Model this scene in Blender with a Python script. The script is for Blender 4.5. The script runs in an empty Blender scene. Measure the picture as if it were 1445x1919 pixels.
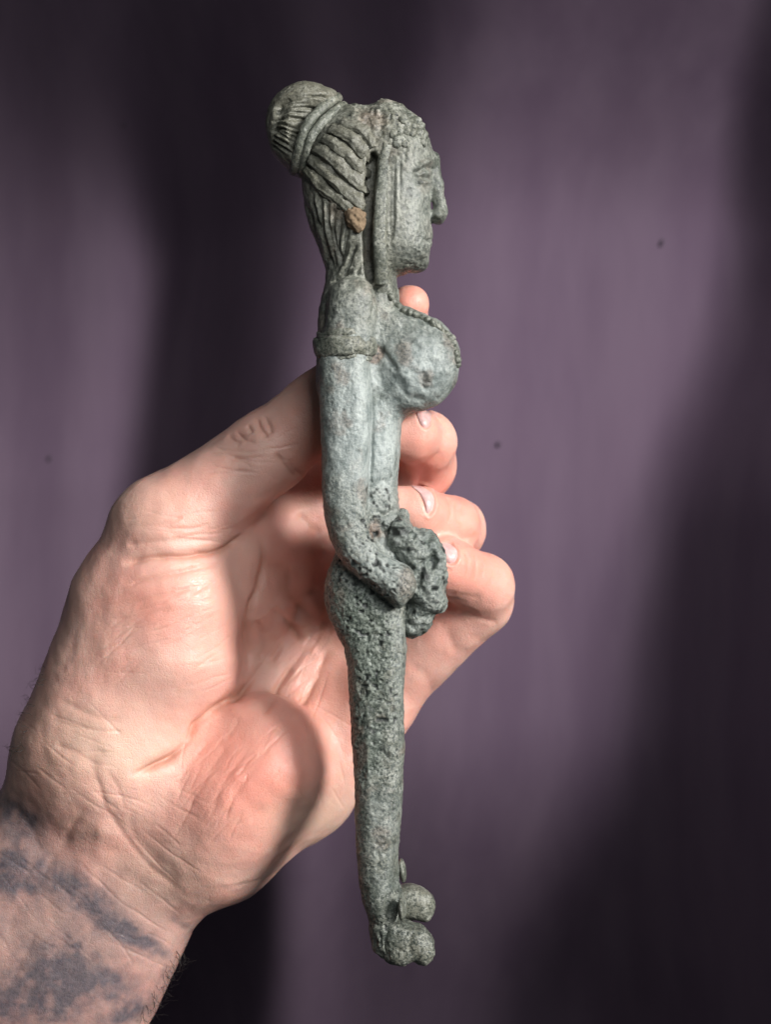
import bpy, bmesh, math, random
import numpy as np
from mathutils import Vector
from mathutils.bvhtree import BVHTree

random.seed(3)
RNG = np.random.RandomState(7)
SC = bpy.context.scene
COL = SC.collection

# ------------------------------------------------------------------ units
# Working space: 1 unit = 0.13 mm. x right, y down, z towards the camera; the figurine stands at z = 0.
S = 0.00013
CX, CY, D = 722.5, 959.5, 2600.0


def W(px, py, z=0.0):
    """point at distance z that is seen at (px, py)"""
    k = 1.0 - z / D
    return np.array([CX + (px - CX) * k, CY + (py - CY) * k, z], dtype=np.float64)


def to_world(P):
    P = np.asarray(P, dtype=np.float64)
    return np.stack([(P[..., 0] - CX) * S, -P[..., 2] * S, (CY - P[..., 1]) * S], -1)


def project(P):
    k = 1.0 - P[:, 2] / D
    return CX + (P[:, 0] - CX) / k, CY + (P[:, 1] - CY) / k


# ------------------------------------------------------------------ camera, world, lamps
cam_d = bpy.data.cameras.new('camera')
cam = bpy.data.objects.new('camera', cam_d)
COL.objects.link(cam)
cam.location = (0, -D * S, 0)
cam.rotation_euler = (math.radians(90), 0, 0)
cam_d.sensor_fit = 'VERTICAL'
cam_d.angle = 2 * math.atan(959.5 / D)
cam_d.clip_start = 0.01
cam_d.clip_end = 50
cam_d.dof.use_dof = True
cam_d.dof.focus_distance = (D - 40) * S
cam_d.dof.aperture_fstop = 8.5
SC.camera = cam

world = bpy.data.worlds.new('World')
SC.world = world
world.use_nodes = True
world.node_tree.nodes['Background'].inputs[0].default_value = (0.85, 0.93, 1.0, 1)
world.node_tree.nodes['Background'].inputs[1].default_value = 0.035

SC.view_settings.view_transform = 'Standard'
SC.view_settings.look = 'None'
SC.view_settings.exposure = 0.0
SC.view_settings.gamma = 1.0
SC.view_settings.use_curve_mapping = False


def aim(o, target):
    o.rotation_euler = (Vector(target) - o.location).to_track_quat('-Z', 'Y').to_euler()


def spot(name, loc, target, watts, size_deg, radius, color, blend=1.0):
    d = bpy.data.lights.new(name, 'SPOT')
    d.energy = watts
    d.spot_size = math.radians(size_deg)
    d.spot_blend = blend
    d.shadow_soft_size = radius
    d.color = color
    o = bpy.data.objects.new(name, d)
    COL.objects.link(o)
    o.location = loc
    aim(o, target)
    return o


def area(name, loc, target, watts, sx, sy, color):
    d = bpy.data.lights.new(name, 'AREA')
    d.shape = 'RECTANGLE'
    d.size, d.size_y = sx, sy
    d.energy = watts
    d.color = color
    o = bpy.data.objects.new(name, d)
    COL.objects.link(o)
    o.location = loc
    aim(o, target)
    return o


LV = Vector((0.77, -0.54, 0.34))
spot('key_lamp', LV * 1.0, (0.020, 0, 0.030), 215, 20.5, 0.23, (1.0, 0.97, 0.94))
area('fill_light', (0.11, -0.32, 0.15), (0, 0, -0.015), 0.8, 0.18, 0.18, (0.97, 0.99, 1.0))  # added soft fill close to the hand; no window stands there
spot('added_curtain_spot', (0.54, -0.22, 0.36), (0.066, 0.24, 0.036), 30, 33, 0.06, (1.0, 0.96, 0.98))  # added spot out of view, makes a pool of light on the curtain


# ------------------------------------------------------------------ noise
def _hash(ix, iy, iz, seed):
    h = (ix.astype(np.uint32) * np.uint32(374761393) + iy.astype(np.uint32) * np.uint32(668265263)
         + iz.astype(np.uint32) * np.uint32(2147483647) + np.uint32((seed * 1274126177) & 0xffffffff))
    h = (h ^ (h >> np.uint32(13))) * np.uint32(1274126177)
    h = (h ^ (h >> np.uint32(16))) * np.uint32(2246822519)
    h = h ^ (h >> np.uint32(15))
    return (h & np.uint32(0xffff)).astype(np.float32) / 32767.5 - 1.0


def vnoise(P, scale, seed=0):
    with np.errstate(over='ignore'):
        Q = P.astype(np.float64) / scale + 1000.0
        I = np.floor(Q).astype(np.int64)
        F = (Q - I).astype(np.float32)
        F = F * F * F * (F * (F * 6 - 15) + 10)
        r = 0
        for dx in (0, 1):
            wx = F[:, 0] if dx else 1 - F[:, 0]
            for dy in (0, 1):
                wy = F[:, 1] if dy else 1 - F[:, 1]
                for dz in (0, 1):
                    wz = F[:, 2] if dz else 1 - F[:, 2]
                    r = r + wx * wy * wz * _hash(I[:, 0] + dx, I[:, 1] + dy, I[:, 2] + dz, seed)
    return r


def fbm(P, scale, octaves=3, seed=0, gain=0.5):
    r, a, t = 0, 1.0, 0
    for i in range(octaves):
        r = r + a * vnoise(P, scale / 2 ** i, seed + i * 17)
        t += a
        a *= gain
    return r / t


def sstep(a, b, x):
    t = np.clip((x - a) / (b - a), 0, 1)
    return t * t * (3 - 2 * t)


# ------------------------------------------------------------------ implicit modelling
class Field:
    def __init__(self, lo, hi, h):
        self.lo = np.array(lo, float)
        self.h = h
        self.n = np.ceil((np.array(hi, float) - self.lo) / h).astype(int) + 1
        self.ax = [(self.lo[i] + h * np.arange(self.n[i])).astype(np.float32) for i in range(3)]

    def new(self):
        return np.full(self.n, 1e3, np.float32)

    def box(self, lo, hi):
        sl, co = [], []
        for i in range(3):
            a = int(max(0, math.floor((lo[i] - self.lo[i]) / self.h)))
            b = int(min(self.n[i], math.ceil((hi[i] - self.lo[i]) / self.h) + 1))
            if b <= a:
                return None
            sl.append(slice(a, b))
            sh = [1, 1, 1]
            sh[i] = -1
            co.append(self.ax[i][a:b].reshape(sh))
        return tuple(sl), co

    def put(self, F, sl, v, k, op='add'):
        A = F[sl]
        if op == 'add':
            if k <= 0:
                F[sl] = np.minimum(A, v)
            else:
                hh = np.maximum(k - np.abs(A - v), 0) / k
                F[sl] = np.minimum(A, v) - hh * hh * k * 0.25
        else:
            v = -v
            if k <= 0:
                F[sl] = np.maximum(A, v)
            else:
                hh = np.maximum(k - np.abs(A - v), 0) / k
                F[sl] = np.maximum(A, v) + hh * hh * k * 0.25

    def cone(self, F, a, b, ra, rb, k=0, zs=1.0, op='add', pad=45):
        a = np.array(a, float)
        b = np.array(b, float)
        R = max(ra, rb) + pad
        r = self.box(np.minimum(a, b) - R, np.maximum(a, b) + R)
        if r is None:
            return
        sl, (X, Y, Z) = r
        d = b - a
        d2 = float(d[0] ** 2 + d[1] ** 2 + (d[2] / zs) ** 2) + 1e-6
        t = ((X - a[0]) * d[0] + (Y - a[1]) * d[1] + (Z - a[2]) * d[2] / zs ** 2) / d2
        t = np.clip(t, 0, 1)
        q = np.sqrt((X - a[0] - t * d[0]) ** 2 + (Y - a[1] - t * d[1]) ** 2 + ((Z - a[2] - t * d[2]) / zs) ** 2)
        self.put(F, sl, (q - (ra + (rb - ra) * t)).astype(np.float32), k, op)

    def ell(self, F, c, r, k=0, ang=0.0, op='add', pad=45):
        R = max(r[0], r[1]) + pad
        q = self.box((c[0] - R, c[1] - R, c[2] - r[2] - pad), (c[0] + R, c[1] + R, c[2] + r[2] + pad))
        if q is None:
            return
        sl, (X, Y, Z) = q
        ca, sa = math.cos(ang), math.sin(ang)
        x = (X - c[0]) * ca + (Y - c[1]) * sa
        y = -(X - c[0]) * sa + (Y - c[1]) * ca
        z = Z - c[2]
        k0 = np.sqrt((x / r[0]) ** 2 + (y / r[1]) ** 2 + (z / r[2]) ** 2)
        k1 = np.sqrt((x / r[0] ** 2) ** 2 + (y / r[1] ** 2) ** 2 + (z / r[2] ** 2) ** 2) + 1e-6
        self.put(F, sl, (k0 * (k0 - 1) / k1).astype(np.float32), k, op)

    def pillow(self, F, poly, zc, T, R, k=0, op='add', pad=45, smooth=True):
        """rounded slab on an outline given where it is seen; zc its middle, T half its thickness"""
        P = np.array([W(x, y, zc)[:2] for x, y in poly])
        if smooth:
            P = closed_curve(P, 3)
        lo, hi = P.min(0) - pad, P.max(0) + pad
        r = self.box((lo[0], lo[1], zc - T - pad), (hi[0], hi[1], zc + T + pad))
        if r is None:
            return
        sl, (X, Y, Z) = r
        x, y = X[:, :, 0], Y[:, :, 0]
        d = np.full((x.shape[0], y.shape[1]), 1e9, np.float32)
        inside = np.zeros(d.shape, bool)
        n = len(P)
        for i in range(n):
            ax, ay = P[i]
            bx, by = P[(i + 1) % n]
            ex, ey = bx - ax, by - ay
            t = np.clip(((x - ax) * ex + (y - ay) * ey) / (ex * ex + ey * ey + 1e-9), 0, 1)
            d = np.minimum(d, (x - ax - t * ex) ** 2 + (y - ay - t * ey) ** 2)
            if ay != by:
                c = ((ay > y) != (by > y)) & (x < (bx - ax) * (y - ay) / (by - ay) + ax)
                inside ^= c
        d = np.sqrt(d)
        d = np.where(inside, -d, d)[:, :, None]
        q1 = d + R
        q2 = np.abs(Z - zc) - T + R
        v = np.minimum(np.maximum(q1, q2), 0) + np.sqrt(np.maximum(q1, 0) ** 2 + np.maximum(q2, 0) ** 2) - R
        self.put(F, sl, v.astype(np.float32), k, op)


def closed_curve(P, m):
    n = len(P)
    out = []
    for i in range(n):
        p0, p1, p2, p3 = P[i - 1], P[i], P[(i + 1) % n], P[(i + 2) % n]
        for j in range(m):
            t = j / m
            out.append(0.5 * (2 * p1 + (p2 - p0) * t + (2 * p0 - 5 * p1 + 4 * p2 - p3) * t * t
                              + (3 * p1 - p0 - 3 * p2 + p3) * t ** 3))
    return np.array(out)


def open_curve(P, m):
    P = np.asarray(P, float)
    n = len(P)
    out = []
    for i in range(n - 1):
        p0, p1, p2, p3 = P[max(i - 1, 0)], P[i], P[i + 1], P[min(i + 2, n - 1)]
        for j in range(m):
            t = j / m
            out.append(0.5 * (2 * p1 + (p2 - p0) * t + (2 * p0 - 5 * p1 + 4 * p2 - p3) * t * t
                              + (3 * p1 - p0 - 3 * p2 + p3) * t ** 3))
    out.append(P[-1])
    return np.array(out)


def surface(fd, F):
    """naive surface nets: returns vertices (working space) and quads"""
    F = F.copy()
    F[0], F[-1] = 50, 50
    F[:, 0], F[:, -1] = 50, 50
    F[:, :, 0], F[:, :, -1] = 50, 50
    neg = F < 0
    n = np.array(F.shape)
    cnt = np.zeros(n - 1, np.uint8)
    offs = [(i, j, k) for i in (0, 1) for j in (0, 1) for k in (0, 1)]
    for i, j, k in offs:
        cnt += neg[i:n[0] - 1 + i, j:n[1] - 1 + j, k:n[2] - 1 + k]
    act = np.argwhere((cnt > 0) & (cnt < 8))
    del cnt
    vals = {o: F[act[:, 0] + o[0], act[:, 1] + o[1], act[:, 2] + o[2]] for o in offs}
    pos = np.zeros((len(act), 3))
    num = np.zeros(len(act))
    for o in offs:
        for a in range(3):
            if o[a] == 0:
                p = list(o)
                p[a] = 1
                v0, v1 = vals[o], vals[tuple(p)]
                m = (v0 < 0) != (v1 < 0)
                t = np.where(m, v0 / np.where(m, v0 - v1, 1), 0)
                q = np.tile(np.array(o, float), (len(act), 1))
                q[:, a] += t
                pos += q * m[:, None]
                num += m
    pos = act + pos / num[:, None]
    idx = np.full(n - 1, -1, np.int32)
    idx[act[:, 0], act[:, 1], act[:, 2]] = np.arange(len(act))
    quads = []
    for a in range(3):
        b, c = (a + 1) % 3, (a + 2) % 3
        s0 = [slice(1, n[i] - 1) for i in range(3)]
        s0[a] = slice(0, n[a] - 1)
        s1 = list(s0)
        s1[a] = slice(1, n[a])
        A, B = neg[tuple(s0)], neg[tuple(s1)]
        e = np.argwhere(A != B)
        if len(e) == 0:
            continue
        flip = A[e[:, 0], e[:, 1], e[:, 2]]
        base = np.array([1, 1, 1])
        base[a] = 0
        e = e + base

        def cell(db, dc):
            q = e.copy()
            q[:, b] += db
            q[:, c] += dc
            return idx[q[:, 0], q[:, 1], q[:, 2]]
        Q = np.stack([cell(-1, -1), cell(0, -1), cell(0, 0), cell(-1, 0)], 1)
        Q[~flip] = Q[~flip][:, ::-1]
        quads.append(Q)
    return fd.lo + pos * fd.h, np.concatenate(quads)


def relax(V, Q, it=2, lam=0.5):
    n = len(V)
    E = np.concatenate([Q[:, [0, 1]], Q[:, [1, 2]], Q[:, [2, 3]], Q[:, [3, 0]]])
    for _ in range(it):
        acc = np.zeros_like(V)
        c = np.bincount(E[:, 0], minlength=n) + np.bincount(E[:, 1], minlength=n)
        for i in range(3):
            acc[:, i] = np.bincount(E[:, 0], V[E[:, 1], i], n) + np.bincount(E[:, 1], V[E[:, 0], i], n)
        V = V + lam * (acc / np.maximum(c, 1)[:, None] - V)
    return V


def vnormals(V, Q):
    a = V[Q[:, 2]] - V[Q[:, 0]]
    b = V[Q[:, 3]] - V[Q[:, 1]]
    fn = np.cross(a, b)
    N = np.zeros_like(V)
    for j in range(4):
        for i in range(3):
            N[:, i] += np.bincount(Q[:, j], fn[:, i], len(V))
    return N / (np.linalg.norm(N, axis=1)[:, None] + 1e-12)


def subdivide(V, Q):
    """one smooth subdivision step of a quad mesh"""
    E = np.concatenate([Q[:, [0, 1]], Q[:, [1, 2]], Q[:, [2, 3]], Q[:, [3, 0]]]).astype(np.int64)
    Es = np.sort(E, 1)
    key = Es[:, 0] * len(V) + Es[:, 1]
    uk, inv = np.unique(key, return_inverse=True)
    ue = np.stack([uk // len(V), uk % len(V)], 1)
    nV, nE, nF = len(V), len(ue), len(Q)
    fp = V[Q].mean(1)
    ids = inv.reshape(4, nF)
    ep = V[ue].mean(1)
    V2 = np.concatenate([V, ep, fp])
    e0, e1, e2, e3 = [nV + ids[j] for j in range(4)]
    f = nV + nE + np.arange(nF)
    Q2 = np.concatenate([np.stack([Q[:, 0], e0, f, e3], 1), np.stack([Q[:, 1], e1, f, e0], 1),
                         np.stack([Q[:, 2], e2, f, e1], 1), np.stack([Q[:, 3], e3, f, e2], 1)])
    return relax(V2, Q2, 1, 0.5), Q2


def strokes(V, N, items, seed=0, front=0.0, soft=0.0):
    """carved (negative) or raised (positive) lines: (points as seen, amplitude, width[, z limits])"""
    px, py = project(V)
    off = np.zeros(len(V))
    wob = vnoise(V, 26, seed + 5)
    mod = 0.8 + 0.45 * vnoise(V, 38, seed + 8)
    for it in items:
        pts, amp, wid = it[0], it[1], it[2]
        P = open_curve(pts, 5) if len(pts) > 2 else np.array(pts, float)
        lo, hi = P.min(0) - wid * 4, P.max(0) + wid * 4
        m = (px > lo[0]) & (px < hi[0]) & (py > lo[1]) & (py < hi[1]) & (N[:, 2] > front)
        if len(it) > 3:
            m &= (V[:, 2] > it[3][0]) & (V[:, 2] < it[3][1])
        ii = np.nonzero(m)[0]
        if len(ii) == 0:
            continue
        x, y = px[ii] + wob[ii] * wid * 0.35, py[ii] + wob[ii] * wid * 0.35
        best = np.full(len(ii), 1e9)
        tt = np.zeros(len(ii))
        n = len(P) - 1
        for i in range(n):
            ax, ay = P[i]
            ex, ey = P[i + 1] - P[i]
            t = np.clip(((x - ax) * ex + (y - ay) * ey) / (ex * ex + ey * ey + 1e-9), 0, 1)
            d = (x - ax - t * ex) ** 2 + (y - ay - t * ey) ** 2
            b = d < best
            best[b] = d[b]
            tt[b] = (i + t[b]) / n
        taper = sstep(0, 0.24, np.minimum(tt, 1 - tt))
        prof = (1 - soft) * np.exp(-best / (wid * wid)) + soft * np.exp(-best / (wid * wid * 6.5))
        off[ii] += amp * taper * prof * mod[ii] * np.clip((N[ii, 2] - front) * 3, 0, 1)
    return off


# ------------------------------------------------------------------ objects
def mesh_obj(name, V, Q, mat, parent=None, attrs=None, smooth=True, world_coords=False):
    me = bpy.data.meshes.new(name)
    Vw = np.asarray(V) if world_coords else to_world(V)
    if parent is not None:
        Vw = Vw - np.array(ROOTS[parent.name])
    if isinstance(Q, np.ndarray):
        me.vertices.add(len(Vw))
        me.vertices.foreach_set('co', Vw.astype(np.float32).ravel())
        n = Q.shape[1]
        me.loops.add(Q.size)
        me.loops.foreach_set('vertex_index', Q.astype(np.int32).ravel())
        me.polygons.add(len(Q))
        me.polygons.foreach_set('loop_start', (np.arange(len(Q)) * n).astype(np.int32))
        me.update(calc_edges=True)
        me.validate()
    else:
        me.from_pydata([tuple(v) for v in Vw], [], [tuple(int(i) for i in q) for q in Q])
    if smooth:
        me.polygons.foreach_set('use_smooth', np.ones(len(me.polygons), bool))
    for k, a in (attrs or {}).items():
        at = me.attributes.new(k, 'FLOAT', 'POINT')
        at.data.foreach_set('value', np.asarray(a, np.float32))
    if mat:
        me.materials.append(mat)
    me.update()
    o = bpy.data.objects.new(name, me)
    COL.objects.link(o)
    if parent is not None:
        o.parent = parent
        ROOTS[o.name] = ROOTS[parent.name]
    else:
        ROOTS[o.name] = (0, 0, 0)
    return o


ROOTS = {}


def tag(o, label, cat, kind=None):
    o['label'] = label
    o['category'] = cat
    if kind:
        o['kind'] = kind
    return o


def sweep(path, prof, up=(0, 0, 1), scale=None, closed=False, caps=True):
    """profile (n x 2: across, up) swept along a 3-D path"""
    P = np.asarray(path, float)
    n, m = len(P), len(prof)
    V = []
    for i in range(n):
        if closed:
            T = P[(i + 1) % n] - P[i - 1]
        else:
            T = P[min(i + 1, n - 1)] - P[max(i - 1, 0)]
        T /= np.linalg.norm(T) + 1e-9
        u = np.array(up[i] if np.ndim(up) == 2 else up, float)
        u = u - T * (u @ T)
        u /= np.linalg.norm(u) + 1e-9
        s = np.cross(T, u)
        k = 1.0 if scale is None else scale[i]
        for a, b in prof:
            V.append(P[i] + s * a * k + u * b * k)
    Q = []
    for i in range(n if closed else n - 1):
        for j in range(m):
            a, b = i * m + j, i * m + (j + 1) % m
            c, d = ((i + 1) % n) * m + (j + 1) % m, ((i + 1) % n) * m + j
            Q.append((a, d, c, b))
    if caps and not closed:
        Q.append(tuple(range(m)))
        Q.append(tuple(range((n - 1) * m, n * m))[::-1])
    return np.array(V), Q


def ring_profile(w, h, m=12, p=2.0):
    out = []
    for j in range(m):
        a = 2 * math.pi * j / m
        c, s = math.cos(a), math.sin(a)
        out.append((w * math.copysign(abs(c) ** (2 / p), c), h * math.copysign(abs(s) ** (2 / p), s)))
    return out


# ------------------------------------------------------------------ materials
def new_mat(name):
    m = bpy.data.materials.new(name)
    m.use_nodes = True
    nt = m.node_tree
    b = nt.nodes['Principled BSDF']
    return m, nt, b


def nd(nt, t, **kw):
    n = nt.nodes.new(t)
    for k, v in kw.items():
        if k.startswith('i_'):
            n.inputs[k[2:]].default_value = v
        else:
            setattr(n, k, v)
    return n


def mixc(nt, fac, a, b):
    n = nt.nodes.new('ShaderNodeMix')
    n.data_type = 'RGBA'
    for key, v in ((0, fac), (6, a), (7, b)):
        if hasattr(v, 'is_linked') or hasattr(v, 'links'):
            nt.links.new(v, n.inputs[key])
        elif key == 0:
            n.inputs[0].default_value = v
        else:
            n.inputs[key].default_value = (*v, 1)
    return n.outputs[2]


def ramp(nt, src, a, b):
    n = nt.nodes.new('ShaderNodeMapRange')
    n.interpolation_type = 'SMOOTHSTEP'
    nt.links.new(src, n.inputs[0])
    n.inputs[1].default_value = a
    n.inputs[2].default_value = b
    return n.outputs[0]


def math_node(nt, op, a, b=None):
    n = nt.nodes.new('ShaderNodeMath')
    n.operation = op
    for i, v in enumerate((a, b)):
        if v is None:
            continue
        if hasattr(v, 'links'):
            nt.links.new(v, n.inputs[i])
        else:
            n.inputs[i].default_value = v
    return n.outputs[0]


def noise_tex(nt, co, scale, detail=4, rough=0.55, dist=0.0):
    n = nt.nodes.new('ShaderNodeTexNoise')
    nt.links.new(co, n.inputs['Vector'])
    n.inputs['Scale'].default_value = scale
    n.inputs['Detail'].default_value = detail
    n.inputs['Roughness'].default_value = rough
    n.inputs['Distortion'].default_value = dist
    return n.outputs[0]


def attr(nt, name):
    n = nt.nodes.new('ShaderNodeAttribute')
    n.attribute_name = name
    return n.outputs['Fac']


def bronze_material(name, use_attr=True, warm=0.0, dark=1.0):
    m, nt, b = new_mat(name)
    co = nt.nodes.new('ShaderNodeTexCoord').outputs['Object']
    big = noise_tex(nt, co, 70, 4)
    mid = noise_tex(nt, co, 330, 5, 0.65)
    stm = nt.nodes.new('ShaderNodeMapping')
    stm.inputs['Scale'].default_value = (1, 1, 0.33)
    nt.links.new(co, stm.inputs[0])
    streak = noise_tex(nt, stm.outputs[0], 420, 5, 0.6)
    fine = noise_tex(nt, co, 1500, 4, 0.7)
    k = dark
    c = mixc(nt, ramp(nt, big, 0.35, 0.68), (0.100 * k, 0.112 * k, 0.092 * k), (0.20 * k, 0.20 * k, 0.16 * k))
    c = mixc(nt, ramp(nt, mid, 0.45, 0.68), c, (0.30 * k, 0.31 * k, 0.27 * k))
    c = mixc(nt, ramp(nt, fine, 0.56, 0.38), c, (0.040 * k, 0.050 * k, 0.043 * k))
    sp = noise_tex(nt, co, 2300, 2, 0.5)
    c = mixc(nt, math_node(nt, 'MULTIPLY', ramp(nt, sp, 0.60, 0.72), 0.55), c, (0.40, 0.42, 0.37))
    if use_attr:
        c = mixc(nt, math_node(nt, 'MULTIPLY', attr(nt, 'pale'), 0.8), c,
                 mixc(nt, ramp(nt, math_node(nt, 'ADD', math_node(nt, 'MULTIPLY', streak, 0.75), math_node(nt, 'MULTIPLY', fine, 0.25)), 0.36, 0.62), (0.20, 0.24, 0.235), (0.42, 0.465, 0.45)))
        c = mixc(nt, math_node(nt, 'MULTIPLY', attr(nt, 'verdigris'), 0.8), c,
                 mixc(nt, ramp(nt, fine, 0.38, 0.6), (0.030, 0.042, 0.034), (0.165, 0.195, 0.165)))
        c = mixc(nt, attr(nt, 'soil'), c, mixc(nt, ramp(nt, fine, 0.35, 0.62), (0.045, 0.032, 0.027), (0.22, 0.17, 0.135)))
        c = mixc(nt, math_node(nt, 'MULTIPLY', attr(nt, 'olive'), 0.6), c,
                 mixc(nt, ramp(nt, math_node(nt, 'ADD', math_node(nt, 'MULTIPLY', mid, 0.7), math_node(nt, 'MULTIPLY', fine, 0.3)), 0.36, 0.62), (0.10, 0.094, 0.07), (0.34, 0.33, 0.265)))
        c = mixc(nt, attr(nt, 'pit'), c, (0.022, 0.026, 0.024))
    if warm:
        c = mixc(nt, warm, c, (0.25, 0.23, 0.17))
    nt.links.new(c, b.inputs['Base Color'])
    nt.links.new(ramp(nt, mid, -0.45, 1.7), b.inputs['Roughness'])
    b.inputs['Roughness'].default_value = 0.6
    b.inputs['Specular IOR Level'].default_value = 0.45
    b1 = nd(nt, 'ShaderNodeBump', i_Strength=0.4, i_Distance=0.0005)
    nt.links.new(fine, b1.inputs['Height'])
    b2 = nd(nt, 'ShaderNodeBump', i_Strength=0.42, i_Distance=0.0011)
    nt.links.new(mid, b2.inputs['Height'])
    nt.links.new(b1.outputs[0], b2.inputs['Normal'])
    v = nt.nodes.new('ShaderNodeTexVoronoi')
    v.inputs['Scale'].default_value = 620
    nt.links.new(co, v.inputs['Vector'])
    pit = math_node(nt, 'MULTIPLY', ramp(nt, v.outputs['Distance'], 0.0, 0.42), ramp(nt, big, 0.40, 0.62))
    b3 = nd(nt, 'ShaderNodeBump', i_Strength=0.35, i_Distance=0.0006)
    nt.links.new(pit, b3.inputs['Height'])
    nt.links.new(b2.outputs[0], b3.inputs['Normal'])
    nt.links.new(b3.outputs[0], b.inputs['Normal'])
    return m


def skin_material():
    m, nt, b = new_mat('skin')
    co = nt.nodes.new('ShaderNodeTexCoord').outputs['Object']
    n1 = noise_tex(nt, co, 45, 4, 0.6)
    n2 = noise_tex(nt, co, 230, 4, 0.6)
    c = mixc(nt, ramp(nt, n1, 0.35, 0.68), (0.745, 0.455, 0.375), (0.735, 0.38, 0.31))
    c = mixc(nt, math_node(nt, 'MULTIPLY', ramp(nt, n2, 0.45, 0.75), 0.35), c, (0.74, 0.50, 0.40))
    c = mixc(nt, math_node(nt, 'MULTIPLY', attr(nt, 'blush'), 0.8), c, (0.72, 0.25, 0.185))
    c = mixc(nt, math_node(nt, 'MULTIPLY', attr(nt, 'sallow'), 0.8), c, (0.70, 0.495, 0.385))
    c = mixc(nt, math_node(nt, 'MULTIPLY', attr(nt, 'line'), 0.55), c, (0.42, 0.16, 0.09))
    n3 = noise_tex(nt, co, 900, 3, 0.6)
    ink_and_shade = mixc(nt, ramp(nt, n3, 0.3, 0.7), (0.075, 0.078, 0.10), (0.14, 0.128, 0.145))
    c = mixc(nt, attr(nt, 'ink_and_shade'), c, ink_and_shade)
    nt.links.new(c, b.inputs['Base Color'])
    b.inputs['Subsurface Weight'].default_value = 0.35
    b.inputs['Subsurface Radius'].default_value = (1.0, 0.35, 0.2)
    b.inputs['Subsurface Scale'].default_value = 0.0022
    b.inputs['Specular IOR Level'].default_value = 0.42
    nt.links.new(math_node(nt, 'ADD', math_node(nt, 'MULTIPLY', n2, 0.28), 0.24), b.inputs['Roughness'])
    v = nt.nodes.new('ShaderNodeTexVoronoi')
    v.feature = 'DISTANCE_TO_EDGE'
    v.inputs['Scale'].default_value = 1250
    nt.links.new(co, v.inputs['Vector'])
    b1 = nd(nt, 'ShaderNodeBump', i_Strength=0.28, i_Distance=0.00022)
    nt.links.new(ramp(nt, v.outputs['Distance'], 0.0, 0.12), b1.inputs['Height'])
    b2 = nd(nt, 'ShaderNodeBump', i_Strength=0.2, i_Distance=0.0006)
    nt.links.new(noise_tex(nt, co, 520, 4, 0.65), b2.inputs['Height'])
    nt.links.new(b1.outputs[0], b2.inputs['Normal'])
    nt.links.new(b2.outputs[0], b.inputs['Normal'])
    return m


def simple_material(name, col, rough, spec=0.4, sss=0.0):
    m, nt, b = new_mat(name)
    co = nt.nodes.new('ShaderNodeTexCoord').outputs['Object']
    n = noise_tex(nt, co, 800, 3)
    c = mixc(nt, ramp(nt, n, 0.3, 0.7), tuple(x * 0.85 for x in col), tuple(min(1, x * 1.12) for x in col))
    nt.links.new(c, b.inputs['Base Color'])
    b.inputs['Roughness'].default_value = rough
    b.inputs['Specular IOR Level'].default_value = spec
    if sss:
        b.inputs['Subsurface Weight'].default_value = sss
        b.inputs['Subsurface Scale'].default_value = 0.0015
        b.inputs['Subsurface Radius'].default_value = (1.0, 0.35, 0.25)
    return m


def curtain_material():
    m, nt, b = new_mat('curtain_cloth')
    co = nt.nodes.new('ShaderNodeTexCoord').outputs['Object']
    mp = nt.nodes.new('ShaderNodeMapping')
    mp.inputs['Scale'].default_value = (1, 1, 0.18)
    nt.links.new(co, mp.inputs[0])
    n1 = noise_tex(nt, mp.outputs[0], 38, 5, 0.6)
    n2 = noise_tex(nt, co, 14, 3, 0.5)
    c = mixc(nt, ramp(nt, n1, 0.3, 0.72), (0.088, 0.060, 0.090), (0.112, 0.080, 0.112))
    c = mixc(nt, math_node(nt, 'MULTIPLY', ramp(nt, n2, 0.4, 0.7), 0.4), c, (0.105, 0.072, 0.102))
    nt.links.new(c, b.inputs['Base Color'])
    b.inputs['Roughness'].default_value = 0.85
    b.inputs['Specular IOR Level'].default_value = 0.15
    w = nd(nt, 'ShaderNodeBump', i_Strength=0.2, i_Distance=0.0004)
    nt.links.new(noise_tex(nt, co, 1800, 2), w.inputs['Height'])
    nt.links.new(w.outputs[0], b.inputs['Normal'])
    return m


M_BODY = bronze_material('patinated_bronze')
M_HAIR = bronze_material('patinated_bronze_hair', False, 0.30, 0.72)  # browner hair, lowered further to put its left side's shade into the colour
M_PART = bronze_material('patinated_bronze_trim', False, 0.1, 1.1)
M_DARK = bronze_material('patinated_bronze_crusted', False, 0.0, 0.95)
M_SOIL = simple_material('dried_soil', (0.20, 0.145, 0.095), 0.95, 0.1)
M_SKIN = skin_material()
M_NAIL = simple_material('fingernail', (0.70, 0.44, 0.42), 0.3, 0.5, 0.3)
M_HAIRS = simple_material('body_hair', (0.02, 0.014, 0.012), 0.5)
M_LINT = simple_material('lint', (0.032, 0.024, 0.034), 0.9)
M_CURT = curtain_material()


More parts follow.
